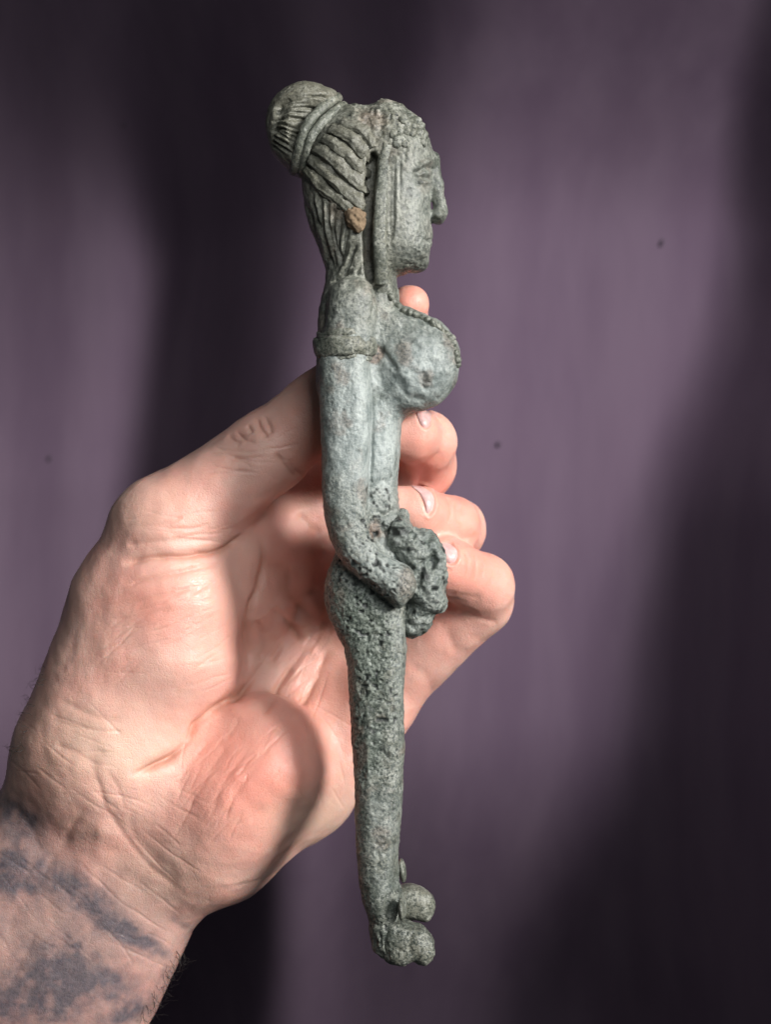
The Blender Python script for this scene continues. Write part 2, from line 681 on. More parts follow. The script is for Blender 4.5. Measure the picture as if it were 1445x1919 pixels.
# ------------------------------------------------------------------ curtain
def build_curtain():
    zb = -1850.0
    k = 1 - zb / D
    u = np.arange(-900, 2500, 12.0)          # where it is seen, left to right
    v = np.arange(-500, 2500, 30.0)
    U, Vv = np.meshgrid(u, v, indexing='ij')
    # slope of the folds across the curtain
    s = np.full(U.shape, -0.16)
    e1 = 235 - 0.05 * (Vv - 300) + 14 * np.sin(Vv / 210)
    dA = sstep(e1 - 70, e1 + 70, U) * (1 - sstep(0, 1, (U - 530 + 0.05 * Vv) / (560 - 0.44 * np.clip(Vv, 0, 900))))
    s += 1.0 * dA
    s -= 0.25 * np.exp(-((U - 600) / 70.0) ** 2)
    s += 0.16 * np.exp(-((U - 750 + 0.02 * Vv) / 90.0) ** 2)
    ed = 1372 - 0.055 * Vv - 95 * sstep(500, 1000, Vv) - 60 * sstep(1450, 1900, Vv)
    ed = ed + 48 + 60 * (1 - sstep(0, 800, Vv)) + 25 * sstep(1400, 1900, Vv)
    dB = sstep(ed - 110, ed + 75, U) * (1 - sstep(1500, 1600, U))
    s += 0.40 * (1 - sstep(-100, 480, Vv)) * (1 - sstep(200, 320, U)) * sstep(-300, -100, U)  # this tilt and the next are shaped to darken the upper corners
    s += 0.16 * (1 - sstep(-250, 420, Vv)) * sstep(640, 900, U)
    s += 1.45 * dB
    s -= 0.55 * sstep(1580, 1720, U) * (1 - sstep(2150, 2300, U))
    s += 0.5 * np.exp(-((U + 330) / 150.0) ** 2)
    s += 0.10 * np.exp(-((U - 40) / 60.0) ** 2)
    s += 0.045 * np.sin(U / 61 + Vv / 800 + 0.6 * np.sin(Vv / 330)) + 0.016 * np.sin(U / 23.0 + 1.3 + Vv / 500)
    h = np.cumsum(s, axis=0) * 12.0 * k
    h -= h[int((722 + 900) / 12)][None, :]
    # top leans forward, hem hangs back: shaped to darken both like a vignette
    h += 470 * (1 - sstep(-300, 420, Vv)) - 420 * sstep(1350, 2100, Vv)
    P = np.stack([CX + (U - CX) * k, CY + (Vv - CY) * k, zb + h], -1).reshape(-1, 3)
    nu, nv = len(u), len(v)
    I = np.arange(nu * nv).reshape(nu, nv)
    Q = np.stack([I[:-1, :-1], I[:-1, 1:], I[1:, 1:], I[1:, :-1]], -1).reshape(-1, 4)
    o = mesh_obj('curtain', P, Q, M_CURT)
    tag(o, 'dark purple curtain with soft vertical folds hanging behind the hand', 'curtain')
    H = P.reshape(nu, nv, 3)
    proto = None
    for (px, py, r) in ((1248, 447, 9), (935, 833, 7), (181, 160, 5), (29, 850, 6), (490, 192, 4)):
        i, j = int(round((px + 900) / 12)), int(round((py + 500) / 30))
        c = H[i, j].copy()
        c[0], c[1] = CX + (px - CX) * k, CY + (py - CY) * k
        V, Qs = blob(c + np.array([0, 0, 2]), (r * 1.0, r * 1.5, r * 0.7), 11 + px, 0.5, 14, 10, 0.4)
        mesh_obj('lint_speck', V, Qs, M_LINT, o)
    return o


def blob(c, r, seed=0, amp=0.15, nu=12, nv=8, rot=0.0):
    V, Q = [], []
    for i in range(nv + 1):
        th = math.pi * i / nv
        for j in range(nu):
            ph = 2 * math.pi * j / nu
            V.append((math.sin(th) * math.cos(ph), math.sin(th) * math.sin(ph), math.cos(th)))
    V = np.array(V)
    n = 1 + amp * vnoise(V + seed * 3.7, 1.1, int(seed) % 97)
    V = V * n[:, None] * np.array(r)
    ca, sa = math.cos(rot), math.sin(rot)
    V = np.stack([V[:, 0] * ca - V[:, 1] * sa, V[:, 0] * sa + V[:, 1] * ca, V[:, 2]], 1)
    for i in range(nv):
        for j in range(nu):
            a, b = i * nu + j, i * nu + (j + 1) % nu
            Q.append((a, a + nu, b + nu, b))
    return V + np.array(c), Q


build_curtain()


# ------------------------------------------------------------------ figurine
fig = bpy.data.objects.new('figurine', None)
COL.objects.link(fig)
fig.empty_display_size = 0.01
base_pt = to_world(W(745, 1806, 0))
fig.location = base_pt
ROOTS[fig.name] = tuple(base_pt)
tag(fig, 'grey green weathered figurine of a woman with a hair bun, held upright in the hand', 'figurine')

SKULL = [(652, 199), (690, 200), (715, 190), (745, 196), (770, 211), (787, 228), (798, 246), (806, 268), (810, 292),
         (808, 330), (806, 380), (808, 420), (811, 434), (807, 445), (808, 452), (803, 463), (804, 474), (797, 493), (780, 506),
         (758, 512), (744, 522), (742, 560), (690, 580), (612, 570), (609, 530), (611, 508), (597, 466), (585, 438), (574, 406), (568, 369),
         (565, 335), (570, 290), (585, 250), (612, 220)]
CHEST = [(640, 540), (700, 533), (744, 548), (750, 568), (774, 579), (798, 590), (822, 602), (840, 618), (855, 637),
         (863, 662), (861, 688), (854, 715), (840, 740), (820, 757), (798, 766), (771, 774), (757, 788), (752, 806),
         (749, 854), (746, 900), (748, 940), (755, 990), (758, 1060), (758, 1150), (640, 1150), (630, 900), (620, 650), (606, 580)]
HIPS = [(650, 1000), (636, 1030), (622, 1053), (613, 1087), (611, 1112), (616, 1145), (624, 1168), (635, 1195), (647, 1226),
        (652, 1255), (655, 1310), (659, 1380), (663, 1450), (665, 1510), (666, 1562), (669, 1616), (674, 1658), (681, 1695),
        (690, 1722), (692, 1750), (697, 1776), (708, 1789), (730, 1797), (746, 1780), (746, 1725), (741, 1690), (738, 1650), (738, 1610), (742, 1580),
        (748, 1555), (752, 1510), (754, 1460), (757, 1430), (759, 1406), (757, 1370), (755, 1320), (757, 1260), (760, 1210), (758, 1150),
        (752, 1060), (720, 1000)]
FARLEG = [(664, 1180), (662, 1300), (668, 1450), (672, 1560), (680, 1640), (690, 1690), (735, 1690), (748, 1650), (746, 1600),
          (750, 1560), (755, 1450), (756, 1300), (756, 1180)]
ARM = [(609, 605), (613, 570), (622, 544), (640, 529), (665, 525), (687, 531), (699, 552), (703, 600), (699, 640), (693, 690), (697, 750),
       (696, 800), (693, 860), (690, 910), (690, 955), (697, 997), (712, 1030), (738, 1047), (766, 1061), (779, 1082), (778, 1107),
       (766, 1122), (750, 1137), (724, 1125), (699, 1106), (675, 1087), (653, 1066), (631, 1034), (612, 985), (606, 938),
       (603, 854), (600, 760), (597, 690), (597, 650)]


def build_body():
    fd = Field((545, 170, -112), (880, 1815, 126), 2.1)
    F = fd.new()
    fd.pillow(F, SKULL, 0, 82, 80)
    # nose, lips, chin and brow of the profile
    fd.cone(F, W(806, 300, 0), W(818, 345, 0), 15, 12, 10)
    fd.cone(F, W(818, 345, 0), W(827, 396, 0), 12, 14, 8)
    fd.ell(F, W(821, 407, 0), (15, 13, 28), 8)
    fd.cone(F, W(803, 297, 26), W(812, 299, 0), 11, 12, 9)
    fd.cone(F, W(803, 297, -26), W(812, 299, 0), 11, 12, 9)
    fd.cone(F, W(792, 305, 44), W(803, 297, 26), 9, 10, 8)
    fd.ell(F, W(798, 441, 0), (14, 7, 40), 6)
    fd.ell(F, W(796, 458, 0), (13, 7, 36), 6)
    fd.ell(F, W(784, 492, 0), (20, 17, 36), 12)
    # the face is a mask proud of the hair behind it
    fd.pillow(F, [(722, 280), (760, 250), (795, 262), (806, 300), (803, 380), (806, 440), (800, 485), (775, 503), (735, 514), (694, 508), (688, 400), (694, 300)], 0, 86, 62, 8)
    fd.pillow(F, [(686, 296), (708, 286), (704, 350), (702, 420), (702, 526), (684, 526), (679, 420)], 92, 46, 10, 6, op='sub')
    # far hair side stays symmetric; neck and chest
    fd.pillow(F, CHEST, 0, 58, 56, 14)
    fd.ell(F, W(782, 692, 38), (76, 74, 44), 18)
    fd.ell(F, W(782, 692, -36), (76, 74, 54), 14)
    fd.pillow(F, [(606, 560), (640, 530), (700, 540), (706, 640), (700, 760), (604, 760), (596, 640)], 0, 84, 50, 16)
    fd.pillow(F, HIPS, 26, 37, 35, 12)
    fd.ell(F, W(684, 1112, 14), (66, 76, 60), 26)
    fd.pillow(F, FARLEG, 2, 22, 20, 8)
    fd.cone(F, W(722, 1680, 12), W(728, 1745, 12), 24, 26, 10)
    fd.ell(F, W(738, 1694, 14), (18, 44, 26), 10)
    fd.ell(F, W(748, 1700, 0), (14, 30, 22), 8)
    # groove between the legs on the front edge
    # near arm and hand
    G = fd.new()
    fd.pillow(G, ARM, 68, 44, 36)
    fd.ell(G, W(660, 575, 66), (44, 50, 46), 14)
    fd.put(F, (slice(None),) * 3, G, 3)
    fd.pillow(F, ARM, -66, 42, 40, 5)
    # a seam under the forearm where hip and arm part
    V, Q = surface(fd, F)
    V = relax(V, Q, 2, 0.5)
    N = vnormals(V, Q)
    px, py = project(V)
    g = lambda x, y, rx, ry: np.exp(-((px - x) / rx) ** 2 - ((py - y) / ry) ** 2)
    n1 = fbm(V, 46, 3, 3)
    n2 = fbm(V, 13, 3, 9)
    rough = 0.8 + 1.6 * g(690, 1130, 80, 90) + 0.9 * g(700, 1290, 60, 120) + 1.6 * g(710, 985, 45, 60) + 3.4 * g(708, 215, 52, 32) \
        + 1.0 * g(720, 1760, 40, 50) + 0.8 * g(700, 660, 30, 30) - 0.55 * g(650, 800, 60, 190) - 0.4 * g(790, 690, 70, 70)
    n3 = fbm(V, 6.0, 2, 19)
    off = 2.3 * n1 + 1.7 * n2 * rough + 0.55 * n3 * (0.5 + rough)
    pits = np.clip(-vnoise(V, 6.2, 31) * 0.7 - vnoise(V, 20, 35) * 0.45 - 0.34, 0, 1) * np.clip(rough - 0.35, 0, 2)
    off -= 4.0 * pits
    off += 6.5 * fbm(V, 30, 3, 44) * g(785, 690, 70, 70)
    lines = [
        # eye and brow
        ([(781, 322), (787, 309), (800, 303), (812, 305)], 7.5, 5), ([(782, 333), (790, 342), (804, 341), (812, 335)], 6, 4),
        ([(784, 327), (793, 316), (806, 315), (813, 321)], -6.5, 3.4), ([(788, 330), (797, 334), (808, 332)], -6, 3.0),
        ([(790, 325), (798, 323), (806, 325)], 3.4, 4.0), ([(776, 318), (783, 335), (784, 350)], -7, 4.5),
        # cheek strands next to the hair fillet
        ([(741, 300), (737, 350), (738, 400), (734, 450)], -2, 3.2), ([(752, 285), (749, 330), (750, 380)], -2.6, 3.0),
        ([(746, 320), (744, 390), (741, 440)], 2.2, 3.0), ([(733, 300), (731, 400), (733, 480)], -2, 3),
        ([(764, 270), (757, 310)], -3, 3), ([(780, 262), (770, 300)], -2, 3),
        # nostril, mouth, jaw
        ([(812, 404), (816, 412), (824, 412)], -5, 3.4), ([(792, 449), (802, 450), (812, 449)], -8, 3.2), ([(778, 441), (782, 455)], -1.5, 4),
        ([(760, 480), (778, 486), (790, 478)], -1.4, 5), ([(800, 395), (808, 412), (806, 422)], -2.6, 3.2),
        # grooves of the hair
        ([(604, 262), (650, 280), (690, 318)], -4, 3.5), ([(596, 286), (640, 312), (680, 352)], -4, 3.5),
        ([(586, 305), (622, 330), (668, 372)], -4, 3.4), ([(578, 330), (618, 360), (668, 408)], -4.4, 3.4),
        ([(590, 344), (626, 374), (662, 412)], -3.5, 3),
        ([(585, 356), (590, 400), (606, 450), (617, 500)], -8.5, 3.2), ([(600, 362), (603, 420), (615, 470), (624, 512)], -8.5, 3.2),
        ([(613, 372), (616, 420), (624, 470), (630, 510)], -8.5, 3.2), ([(628, 390), (624, 430), (632, 480)], -8.5, 3.2),
        ([(640, 405), (634, 450), (640, 505)], -8.5, 3.2), ([(655, 420), (646, 460), (634, 500), (624, 515)], -8.5, 3.2),
        ([(668, 455), (655, 490), (640, 520)], -8.5, 3.2), ([(664, 505), (640, 518), (618, 530)], -8.5, 3.2), ([(680, 490), (668, 520)], -8.5, 3.2),
        ([(575, 380), (586, 430), (604, 480)], -8.5, 3.2),
        ([(592, 358), (597, 420), (611, 480)], 3.5, 3), ([(607, 372), (610, 430), (620, 490)], 3.5, 3), ([(622, 392), (620, 440), (630, 500)], 3.5, 3),
        ([(647, 420), (640, 470), (634, 508)], 3.5, 3.5), ([(660, 455), (648, 492), (630, 522)], 3.5, 3),
        # shoulder edge and back edge of the arm
        ([(616, 548), (608, 590), (603, 620)], -7, 4), ([(700, 530), (703, 560), (700, 605)], -6, 4),
        ([(700, 640), (728, 672), (748, 700)], -6, 4.5), ([(722, 655), (733, 690)], -3.5, 4),
        ([(796, 694), (791, 706), (796, 722)], -4, 3.6), ([(808, 700), (803, 716)], 7, 6), ([(788, 716), (798, 730), (812, 722)], -4, 3.5), ([(745, 700), (760, 740), (800, 752)], -2.5, 7), ([(730, 640), (770, 640), (800, 670)], -2.5, 8), ([(790, 700), (800, 690), (814, 694)], 3, 4),
        ([(692, 690), (697, 760), (696, 860), (691, 950)], -5, 3),
        ([(735, 552), (752, 582), (790, 606), (830, 640)], -5, 5),
        # waist corrosion
        ([(694, 925), (712, 905), (730, 900)], -6, 6), ([(700, 955), (722, 965), (745, 950)], -7, 5), ([(697, 975), (716, 985), (735, 1010)], -6, 6),
        ([(742, 1000), (755, 1030), (768, 1058)], -5, 4),
        # hip fold under the forearm, edge of the front of the thigh
        ([(628, 1050), (652, 1078), (690, 1112), (750, 1146)], -9, 8),
        ([(756, 1146), (752, 1200), (750, 1260)], 3, 4), ([(744, 1150), (741, 1250), (742, 1330)], -2, 4),
        ([(688, 1230), (692, 1300), (690, 1400), (692, 1520)], 2.4, 6), ([(690, 1188), (688, 1208)], -3, 1.8),
        ([(704, 1590), (712, 1612), (703, 1628)], -4, 3.5), ([(716, 1604), (726, 1592)], -2.6, 2.6), ([(700, 1578), (712, 1585)], -3, 3),
        # ankle and heel
        ([(688, 1722), (712, 1738), (742, 1728)], -3, 4), ([(716, 1750), (724, 1775), (730, 1792)], -4, 3), ([(700, 1745), (704, 1780)], -5, 3),
        ([(711, 1742), (713, 1775)], -4, 2.6),
        ([(640, 1066), (680, 1080), (720, 1100)], 1.5, 8), ([(766, 1090), (762, 1105), (750, 1118)], -2.4, 3),
    ]
    off += strokes(V, N, lines, 2)
    V = V + N * off[:, None]
    s = fbm(V, 22, 3, 71)
    soil = 1.7 * g(703, 664, 13, 18) + 0.9 * g(700, 225, 38, 22) + 0.9 * g(704, 990, 16, 22) + 0.75 * g(640, 385, 26, 30) + 0.35 * g(620, 440, 30, 60) \
        + 0.4 * g(612, 300, 30, 60) + 0.5 * g(690, 480, 14, 60) + 0.5 * g(694, 390, 12, 70)
    soil = np.clip(sstep(0.25, 0.75, soil + 0.35 * s) * 0.9 + (0.5 - 0.45 * g(765, 430, 70, 110)) * sstep(0.12, 0.5, fbm(V, 40, 4, 88)), 0, 1)
    pale = 0.9 * g(650, 780, 60, 190) + 0.9 * g(790, 690, 90, 90) + 0.8 * g(725, 850, 50, 110) + 0.6 * g(720, 1060, 70, 50) \
        + 0.55 * g(770, 390, 50, 110) + 0.35 * g(745, 1220, 20, 140) + 0.25 * g(720, 1560, 60, 140)
    pale = np.clip(pale + 0.25 * s, 0, 1)
    verd = 0.95 * g(670, 1150, 70, 80) + 0.8 * g(690, 1290, 60, 110) + 0.5 * g(712, 740, 22, 24) + 0.5 * g(690, 1420, 50, 90) \
        + 0.4 * g(720, 1760, 40, 40)
    verd = np.clip(sstep(0.2, 0.9, verd + 0.4 * s), 0, 1)
    o = mesh_obj('body', V, Q, M_BODY, fig, {'soil': soil, 'pale': pale, 'verdigris': verd, 'pit': np.clip(pits * 2.6, 0, 1), 'olive': np.clip(1.1 * g(670, 360, 130, 190) + 0.2 * s, 0, 1)})
    tree = BVHTree.FromPolygons([tuple(v) for v in V], [tuple(int(i) for i in q) for q in Q])
    return o, tree


body, body_tree = build_body()
EYE = Vector((CX, CY, D))


def on(tree, px, py, z_default=60.0):
    d = (Vector(W(px, py, 0)) - EYE).normalized()
    h = tree.ray_cast(EYE, d)
    if h[0] is None:
        h = tree.find_nearest(Vector(W(px, py, z_default)))
    return np.array(h[0]), np.array(h[1])


# bun: a knot with combed grooves
def build_bun():
    fd = Field((480, 140, -90), (680, 350, 90), 2.2)
    F = fd.new()
    fd.pillow(F, [(500, 213), (509, 192), (531, 170), (556, 158), (584, 156), (609, 164), (634, 180), (625, 215), (590, 250), (572, 290),
                  (560, 330), (545, 321), (528, 307), (512, 290), (503, 266), (498, 238)], 0, 70, 68)
    V, Q = surface(fd, F)
    V = relax(V, Q, 2)
    N = vnormals(V, Q)
    ln = []
    rnd = random.Random(2)
    for i in range(15):
        t = (i + rnd.uniform(-0.3, 0.3)) / 14
        lerp = lambda p, q: (p[0] + (q[0] - p[0]) * t + rnd.uniform(-3, 3), p[1] + (q[1] - p[1]) * t + rnd.uniform(-3, 3))
        st = rnd.choice((0.0, 0.0, 0.3))
        p0, p1, p2, p3 = lerp((626, 186), (554, 318)), lerp((588, 174), (542, 308)), lerp((538, 186), (516, 280)), lerp((512, 206), (510, 272))
        pts = [p0, p1, p2, p3] if st == 0 else [p1, p2, p3]
        ln.append((pts, -rnd.uniform(4.0, 8.0) * (1.7 - t), rnd.uniform(2.2, 3.4)))
        ln.append(([(q[0] + 2, q[1] + 5) for q in pts], rnd.uniform(1.0, 2.8), 3.2))
        if rnd.random() < 0.8:
            ln.append(([(q[0] - 1, q[1] + rnd.uniform(6, 9)) for q in pts[1:]], -rnd.uniform(1.5, 3.0), 1.8))
    V = V + N * (strokes(V, N, ln, 4, -0.5) + 1.6 * fbm(V, 30, 3, 5) + 1.0 * fbm(V, 9, 2, 6))[:, None]
    return mesh_obj('hair_bun', V, Q, M_HAIR, fig)


build_bun()


def noisy(V, amp, scale, seed):
    V = np.array(V)
    return V + amp * np.stack([vnoise(V, scale, seed), vnoise(V, scale, seed + 1), vnoise(V, scale, seed + 2)], 1)


def hair_band(path, rad, zr, name):
    C = open_curve(path, 8)
    n = len(C)
    near, far = [], []
    for i, (x, y) in enumerate(C):
        t = i / (n - 1)
        z = zr * math.sin(math.pi * t) ** 0.6
        near.append(W(x, y, z))
        if 0 < i < n - 1:
            far.append(W(x - 4, y, -z))
    ring = np.array(near + far[::-1])
    ctr = ring.mean(0)
    up = ring - ctr
    V, Q = sweep(ring, ring_profile(rad, rad * 0.8, 10), up, closed=True)
    return mesh_obj(name, noisy(V, 1.6, 14, 3), Q, M_PART, fig)


hair_band([(634, 182), (600, 206), (573, 239), (560, 281), (552, 322)], 9.5, 66, 'bun_band')
hair_band([(646, 196), (614, 220), (586, 252), (572, 288), (563, 327)], 8.5, 66, 'bun_band')


# twisted locks drawn back to the bun
LOCKS = [([(640, 228), (668, 240), (694, 262), (702, 276)], 10), ([(622, 240), (654, 256), (682, 282), (696, 300)], 13),
         ([(606, 258), (640, 280), (672, 310), (690, 330)], 12), ([(592, 276), (630, 304), (666, 338), (684, 356)], 13),
         ([(580, 296), (616, 326), (656, 362), (680, 386)], 13), ([(574, 318), (606, 350), (646, 386), (668, 408)], 11)]
for li, (pth, w) in enumerate(LOCKS):
    C = open_curve(pth, 8)
    P, U = [], []
    for x, y in C:
        p, nrm = on(body_tree, x, y)
        nrm = nrm * 0.5 + np.array([-0.1, -0.2, 0.6])
        P.append(p + nrm * (1.5 + 0.5 * (li % 2)))
        U.append(nrm)
    n = len(P)
    P = np.array(P)
    for _ in range(6):
        P[1:-1] = 0.5 * P[1:-1] + 0.25 * (P[:-2] + P[2:])
    sc = [0.6 + 0.4 * math.sin(math.pi * (0.1 + 0.8 * i / (n - 1))) for i in range(n)]
    prof = []
    for j in range(22):
        a = 2 * math.pi * j / 22
        k = 1 + 0.14 * math.sin(7 * a + li)
        prof.append((w * 1.05 * math.cos(a) * k, 6.2 * math.sin(a) * k))
    V, Q = sweep(P, prof, np.array(U), sc)
    mesh_obj('hair_lock', noisy(noisy(V, 2.8, 26, w + li), 1.6, 8, w + 9), Q, M_HAIR, fig)

# the flat fillet standing proud in front of the ear
C = open_curve([(727, 272), (721, 300), (716, 350), (713, 400), (711, 447), (713, 490), (716, 532)], 8)
P = []
for x, y in C:
    p, nrm = on(body_tree, x + 14, y)
    P.append(np.array(W(x, y, 78 - 6 * math.sin(y / 40.0) - 10 * max(0, (y - 480) / 52))))
V, Q = sweep(np.array(P), ring_profile(12.5, 13, 20, 3.2), (0.06, 0, 1), [0.8 + 0.2 * min(1, i / 10) for i in range(len(P))])
mesh_obj('hair_fillet', noisy(V, 1.6, 16, 4), Q, M_PART, fig)

# forehead curls
curl_mesh = None
CURLS = [(768, 218), (781, 226), (790, 237), (776, 236), (766, 232), (762, 246), (773, 249), (785, 250), (796, 253), (752, 262), (760, 270), (744, 268),
         (738, 250), (748, 246), (745, 262), (792, 268), (755, 225)]
for i, (x, y) in enumerate(CURLS):
    p, nrm = on(body_tree, x, y, 30)
    V, Q = blob(p - nrm * 1.5, (8.5 + (i % 3) * 1.3, 8.0 + (i % 2) * 2.0, 6.5), 20 + i, 0.25, 14, 10, i)
    mesh_obj('hair_curl', V, Q, M_PART, fig)
# brown lump of soil behind the fillet
fd = Field((640, 395, 20), (696, 460, 110), 2.0)
F = fd.new()
p, nrm = on(body_tree, 668, 428)
fd.ell(F, (667, 425, p[2] + 2), (18, 17, 14), 4, 0.2)
fd.ell(F, (671, 438, p[2] + 1), (15, 16, 13), 6, 0.2)
fd.ell(F, (660, 418, p[2]), (12, 10, 9), 5)
V, Q = surface(fd, F)
V = relax(V, Q, 1)
V = V + vnormals(V, Q) * (4.0 * fbm(V, 15, 2, 8) + 3.0 * fbm(V, 5, 2, 9))[:, None]
mesh_obj('soil_lump', V, Q, M_SOIL, fig)

# armlet: a tied band round the upper arm
for yy, rad, hh in ((625, 6, 0), (650, 19, 1), (671, 5, 0)):
    ring = []
    for i in range(40):
        a = 2 * math.pi * i / 40
        ring.append(W(647 + 50 * math.cos(a), yy + 3.5 * math.cos(a + 2.6) + 2 * math.sin(3 * a), 66 + 45 * math.sin(a)))
    ring = np.array(ring)
    V, Q = sweep(ring, ring_profile(rad, min(rad * 0.62, 9), 14, 2.6), ring - ring.mean(0), closed=True)
    mesh_obj('armlet', noisy(noisy(V, 2.6, 13, 6 + yy), 2.0, 6, 9 + yy), Q, M_PART, fig)
for i, (x, y, r) in enumerate([(640, 648, 9), (655, 646, 8), (668, 652, 9), (684, 648, 8), (690, 636, 7), (613, 652, 8), (627, 655, 7)]):
    V, Q = blob(W(x, y, 113 - ((x - 647) / 50) ** 2 * 26), (r * 1.1, r * 1.2, r * 0.7), 90 + i, 0.3)
    mesh_obj('armlet_bead', V, Q, M_PART, fig)

# necklace of irregular beads down the breast
neck = bpy.data.objects.new('necklace', None)
COL.objects.link(neck)
neck.parent = fig
ROOTS['necklace'] = ROOTS[fig.name]
C = open_curve([(732, 556), (742, 568), (758, 582), (784, 592), (812, 606), (834, 622), (850, 644), (857, 668), (858, 692)], 5)
acc, last = 0, None
for i, (x, y) in enumerate(C):
    if last is not None and math.hypot(x - last[0], y - last[1]) < 9.0:
        continue
    last = (x, y)
    p, nrm = on(body_tree, x, y, 20)
    r = 8.2 + 1.5 * math.sin(i * 2.3)
    V, Q = blob(p - nrm * 1.5, (r * 1.05, r, r), 120 + i, 0.25, 10, 7, i)
    mesh_obj('bead', V, Q, M_PART, neck)

# crusted lump held before the belly
fd = Field((690, 930, -90), (860, 1215, 110), 2.0)
F = fd.new()
for (x, y, z, rx, ry, rz) in [(770, 1030, 20, 42, 40, 44), (800, 1045, 10, 34, 48, 46), (812, 1080, 10, 28, 36, 44), (790, 1090, 30, 36, 44, 44),
                              (806, 1118, 20, 30, 34, 40), (776, 1160, 0, 28, 36, 40), (790, 1150, 10, 24, 34, 36), (752, 1000, 30, 24, 30, 38),
                              (795, 1010, 20, 20, 18, 26), (745, 1015, 50, 18, 18, 18), (765, 1008, 58, 14, 17, 14), (822, 1050, 30, 14, 22, 22),
                              (826, 1132, 24, 12, 18, 18), (786, 1050, 52, 18, 15, 13), (806, 1026, 44, 14, 14, 14), (752, 972, 0, 14, 18, 30)]:
    fd.ell(F, W(x, y, z), (rx, ry, rz), 9)
fd.cone(F, W(790, 1062, 72), W(768, 1136, 80), 8, 12, 4, op='sub')
fd.cone(F, W(770, 1070, 66), W(812, 1050, 66), 6, 6, 4, op='sub')
fd.ell(F, W(812, 1052, 62), (12, 20, 22), 4, op='sub')
fd.ell(F, W(776, 1003, 66), (11, 8, 20), 4, op='sub')
fd.cone(F, W(776, 1165, 44), W(830, 1150, 44), 5, 5, 4, op='sub')
V, Q = surface(fd, F)
V = relax(V, Q, 1)
V = V + vnormals(V, Q) * (4.2 * fbm(V, 24, 3, 12) + 4.0 * fbm(V, 10, 3, 13) - 4.0 * np.clip(-vnoise(V, 8, 77) - 0.3, 0, 1))[:, None]
zero = np.zeros(len(V))
pit = np.clip((-vnoise(V, 9, 77) * 0.6 - vnoise(V, 22, 78) * 0.6 - 0.30) * 2.4, 0, 1)
mesh_obj('belly_ornament', V, Q, M_BODY, fig, {'soil': zero, 'pale': zero + 0.35, 'verdigris': zero + 0.2, 'pit': pit, 'olive': zero})

# feet and ankle discs
NEARF = [(722, 1728), (753, 1724), (770, 1729), (790, 1735), (803, 1747), (812, 1762), (815, 1782), (811, 1797), (799, 1806), (784, 1804), (774, 1799),
         (760, 1806), (742, 1805), (722, 1797), (715, 1765)]
FARF = [(732, 1668), (752, 1660), (768, 1657), (786, 1661), (803, 1671), (814, 1685), (816, 1698), (811, 1714), (803, 1724), (794, 1726), (780, 1723),
        (757, 1721), (730, 1718)]
for out, zc, T, mat, seed in ((NEARF, 34, 34, M_DARK, 3), (FARF, -26, 32, M_PART, 8)):
    xs, ys = [p[0] for p in out], [p[1] for p in out]
    fd = Field((min(xs) - 15, min(ys) - 15, zc - 50), (max(xs) + 15, max(ys) + 15, zc + 50), 2.2)
    F = fd.new()
    fd.pillow(F, out, zc, T, 26)
    V, Q = surface(fd, F)
    V = relax(V, Q, 1)
    N = vnormals(V, Q)
    off = (2.4 if seed == 3 else 0.9) * fbm(V, 13, 3, seed) - (2.6 if seed == 3 else 0.3) * np.clip(-vnoise(V, 7, seed + 40) - 0.25, 0, 1)
    off += strokes(V, N, [([(800, 1690), (806, 1712), (800, 1722)], -2, 2.6)] if seed == 8 else [([(774, 1745), (766, 1770), (772, 1796)], -3, 4)], 3)
    V = V + N * off[:, None]
    mesh_obj('foot', V, Q, mat, fig)
for (x, y, rx, ry, z, rot) in ((754, 1632, 8, 24, -26, -0.12), (752, 1705, 7, 22, 62, -0.05)):
    V, Q = blob(W(x, y, z), (rx, ry, 20), 7, 0.12, 16, 12, rot)
    mesh_obj('anklet', V, Q, M_PART, fig)


# nails: outlines of thin curved plates bedded in the finger ends
NAILS = [[(780, 772), (790, 767), (800, 767), (808, 779), (805, 795), (798, 802), (790, 798), (784, 786)],
         [(770, 910), (781, 909), (793, 913), (806, 921), (813, 932), (814, 945), (808, 957), (800, 962), (796, 946), (785, 924)],
         [(823, 1021), (833, 1018), (844, 1020), (855, 1029), (858, 1041), (853, 1052), (843, 1056), (833, 1049), (826, 1036)]]


